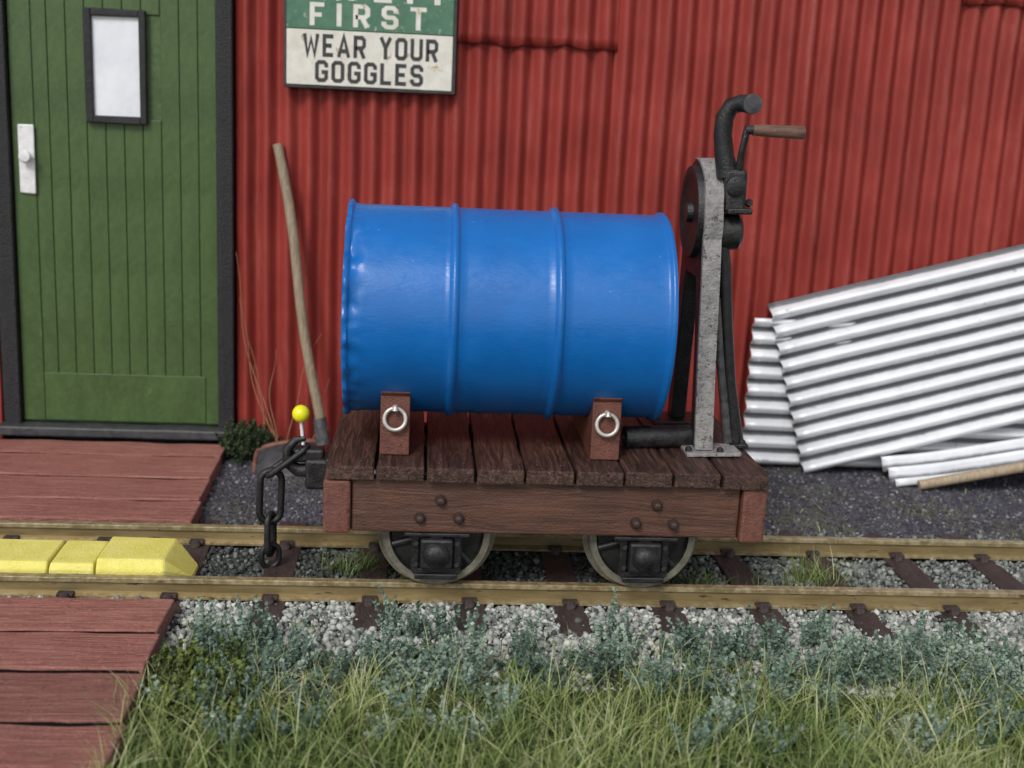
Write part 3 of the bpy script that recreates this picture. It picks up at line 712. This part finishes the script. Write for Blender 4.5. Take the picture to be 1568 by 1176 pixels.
br=np.clip(np.repeat(tr,per)+rng.normal(0,.22,len(bx)),0,1)
hh=rng.uniform(.3,.95,len(bx))*np.repeat(rng.uniform(.55,1.15,len(tx)),per)*np.clip(.62+(-1.9-by)*.16,.5,1.05)
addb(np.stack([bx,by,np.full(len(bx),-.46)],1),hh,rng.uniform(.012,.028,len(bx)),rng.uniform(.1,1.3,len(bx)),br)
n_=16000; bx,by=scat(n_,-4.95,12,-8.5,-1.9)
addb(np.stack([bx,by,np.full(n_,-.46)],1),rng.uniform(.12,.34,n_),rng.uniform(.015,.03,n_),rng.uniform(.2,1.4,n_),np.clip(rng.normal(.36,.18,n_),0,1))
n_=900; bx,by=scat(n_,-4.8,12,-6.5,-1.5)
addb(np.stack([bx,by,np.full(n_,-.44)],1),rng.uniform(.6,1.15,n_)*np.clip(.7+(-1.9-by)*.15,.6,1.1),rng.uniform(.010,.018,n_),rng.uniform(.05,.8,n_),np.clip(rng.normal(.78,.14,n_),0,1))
n_=420; bx=-5.0-np.abs(rng.normal(0,.25,n_)); by=rng.uniform(-8,-3.2,n_)
addb(np.stack([bx+.25,by,np.full(n_,-.4)],1),rng.uniform(.4,.9,n_),rng.uniform(.012,.022,n_),rng.uniform(.3,1.0,n_),np.clip(rng.normal(.6,.2,n_),0,1))
for (cx,cy,num,hh_,sp,cc) in ((-2.6,1.6,110,.6,.25,.35),(-2.2,1.9,60,.5,.2,.3),(3.5,1.3,90,.5,.25,.35),(5.6,1.5,110,.8,.22,.55),(5.3,1.3,80,.5,.35,.4),(4.2,1.0,60,.4,.4,.4),(-4.4,-1.0,50,.4,.2,.4),(-3.0,-.8,25,.4,.2,.5),(-1.8,-.2,40,.5,.07,.2),(5.9,3.2,40,.4,.3,.5),(-1.6,1.2,50,.3,.5,.3),(6.5,4.5,60,.18,.8,.6),(10,5.5,80,.18,1.0,.6)):
    px=cx+rng.normal(0,sp,num); pyy=cy+rng.normal(0,sp*.6,num)
    addb(np.stack([px,pyy,np.full(num,-.42 if cy<4 else -.3)],1),rng.uniform(.4,1,num)*hh_,rng.uniform(.012,.022,num),rng.uniform(.1,.9,num),np.clip(rng.normal(cc,.15,num),0,1))
V=np.concatenate(Vs);Fc=np.concatenate(Fs);R_=np.concatenate(Rs)
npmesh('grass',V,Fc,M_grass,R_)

def turf(cx,cy,height,rnd0,stems=6,leaves=46,spread=.30,z0=-.44,lsz=.026):
    n=len(cx)
    sx=np.repeat(cx,stems);sy=np.repeat(cy,stems);sh=np.repeat(height,stems)*rng.uniform(.45,1.05,n*stems);r0=np.repeat(rnd0,stems)
    az=rng.uniform(0,2*np.pi,n*stems); ln=rng.uniform(.05,spread,n*stems)*1.3
    bx=sx+rng.normal(0,.05,n*stems); by=sy+rng.normal(0,.05,n*stems)
    N=n*stems
    t=rng.beta(1.6,1.1,(N,leaves)); kn=np.round(t*9)/9+rng.normal(0,.025,t.shape)
    rad=(.065*(1.15-t))
    P=np.stack([bx[:,None]+np.cos(az)[:,None]*ln[:,None]*np.abs(kn)**1.3,by[:,None]+np.sin(az)[:,None]*ln[:,None]*np.abs(kn)**1.3,z0+sh[:,None]*kn],-1)
    P=P+rng.normal(0,1,P.shape)*rad[...,None]*.6
    P=P.reshape(-1,3); M=len(P)
    R=randrot(M); s=rng.uniform(.6,1.4,M)*lsz
    q=np.array([[-1,-.6,0],[.2,-.9,.3],[1,.5,0],[-.2,.9,-.3]])
    V=np.einsum('nij,kj->nki',R,q)*s[:,None,None]+P[:,None]
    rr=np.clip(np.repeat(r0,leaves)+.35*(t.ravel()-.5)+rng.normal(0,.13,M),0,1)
    F1=(np.array([[0,1,2,3]])[None]+(np.arange(M)*4)[:,None,None]).reshape(-1,4)
    return V.reshape(-1,3),F1,np.repeat(rr,4)
cx,cy=scat(720,-4.9,13,-4.4,-1.0)
d=np.array([noise.noise(Vector((a*.5,b*.9,8))) for a,b in zip(cx,cy)]); pr=np.where(cy<-2.9,.38,np.where(cy>-1.5,.32,.85))
sel=((rng.uniform(-.35,.45,len(cx))<d*1.3+.16)&(rng.uniform(0,1,len(cx))<pr))
cx,cy,d=cx[sel],cy[sel],d[sel]
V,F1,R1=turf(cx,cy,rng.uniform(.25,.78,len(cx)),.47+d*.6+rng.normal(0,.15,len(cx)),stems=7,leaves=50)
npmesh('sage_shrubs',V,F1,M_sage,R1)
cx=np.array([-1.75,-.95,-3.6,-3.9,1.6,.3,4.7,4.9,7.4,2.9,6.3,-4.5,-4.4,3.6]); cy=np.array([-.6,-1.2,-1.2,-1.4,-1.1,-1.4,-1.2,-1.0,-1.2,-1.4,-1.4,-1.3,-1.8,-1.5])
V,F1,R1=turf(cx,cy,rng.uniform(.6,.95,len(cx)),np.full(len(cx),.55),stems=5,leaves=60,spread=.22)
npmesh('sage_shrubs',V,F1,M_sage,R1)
M_dbush=attrmat('dark_bush_leaves',[(0,(.010,.016,.008)),(.5,(.035,.055,.022)),(1,(.10,.14,.05))],.8)
cx=rng.normal(-5.15,.22,40);cy=rng.normal(8.1,.15,40)
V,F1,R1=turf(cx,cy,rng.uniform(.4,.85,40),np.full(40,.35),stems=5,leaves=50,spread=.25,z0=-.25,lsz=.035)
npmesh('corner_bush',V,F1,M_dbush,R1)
cx=rng.uniform(-4.85,-3.6,70);cy=rng.uniform(-3.9,-2.3,70)-(cx+4.2)*.3
V,F1,R1=turf(cx,cy,rng.uniform(.35,.6,70),rng.uniform(.2,.75,70),stems=6,leaves=50,spread=.25,z0=-.42,lsz=.03)
npmesh('olive_moss_clump',V,F1,attrmat('olive_moss',[(0,(.016,.022,.010)),(.5,(.08,.115,.03)),(1,(.22,.27,.07))],.85),R1)
M_dry=paint('dry_stem',(.25,.11,.055),(.38,.20,.11),.6,5)
ds=empty('dry_plant_stems')
for q,(bx_,topx,h,cv) in enumerate(((-4.45,-5.45,4.6,.5),(-4.5,-5.35,3.6,.4),(-4.4,-5.2,3.0,.35),(-4.55,-5.0,2.2,.3),(-4.3,-3.6,2.9,.35),(-4.0,-3.45,1.9,-.3),(-4.5,-4.6,2.5,.25))):
    pts=[(bx_+(topx-bx_)*t-cv*.4*math.sin(t*math.pi)+.05*math.sin(t*9+q),8.0+.15*t+.1*math.sin(q),-.3+h*t**.9) for t in [i/16 for i in range(17)]]
    sweep('stem_%d'%q,pts,[.016*(1-.7*i/16) for i in range(17)],M_dry,ds,segs=5)

# ---------------------------------------------------------------- light
w=bpy.data.worlds.new("World"); sc.world=w; w.use_nodes=True; nt=w.node_tree
sky=nd(nt,'ShaderNodeTexSky'); sky.sky_type='NISHITA'; sky.sun_disc=False
EL,AZ=42,207
sky.sun_elevation=math.radians(EL); sky.sun_rotation=math.radians(AZ)
hs=nd(nt,'ShaderNodeHueSaturation'); hs.inputs['Saturation'].default_value=.3
nt.links.new(sky.outputs[0],hs.inputs['Color']); bg=nt.nodes['Background']; nt.links.new(hs.outputs[0],bg.inputs[0]); bg.inputs[1].default_value=.15
sd=bpy.data.lights.new('sun','SUN'); sd.energy=2.15; sd.angle=math.radians(20); sd.color=(1,.97,.93)
so=bpy.data.objects.new('sun',sd); sc.collection.objects.link(so)
a=math.radians(AZ); e=math.radians(EL); to=Vector((math.sin(a)*math.cos(e),math.cos(a)*math.cos(e),math.sin(e)))
so.rotation_euler=to.to_track_quat('Z','Y').to_euler(); so.location=to*40

# ---------------------------------------------------------------- camera
f_=1880; th=math.radians(4.5); p=math.radians(12.9); r=math.radians(2.7)
F=Vector((math.sin(th)*math.cos(p),math.cos(th)*math.cos(p),-math.sin(p))); R=Vector((math.cos(th),-math.sin(th),0)); U=R.cross(F)
cxv=R*math.cos(r)+U*math.sin(r); cyv=-R*math.sin(r)+U*math.cos(r)
cd=bpy.data.cameras.new('camera'); co=bpy.data.objects.new('camera',cd); sc.collection.objects.link(co)
M=Matrix((( cxv.x,cyv.x,-F.x,-1.456),(cxv.y,cyv.y,-F.y,-18.5),(cxv.z,cyv.z,-F.z,7.7),(0,0,0,1))); co.matrix_world=M
cd.sensor_width=36; cd.lens=36*f_/1568; cd.clip_end=2000; cd.clip_start=.1
cd.dof.use_dof=True; cd.dof.focus_distance=19.6; cd.dof.aperture_fstop=.36
sc.camera=co
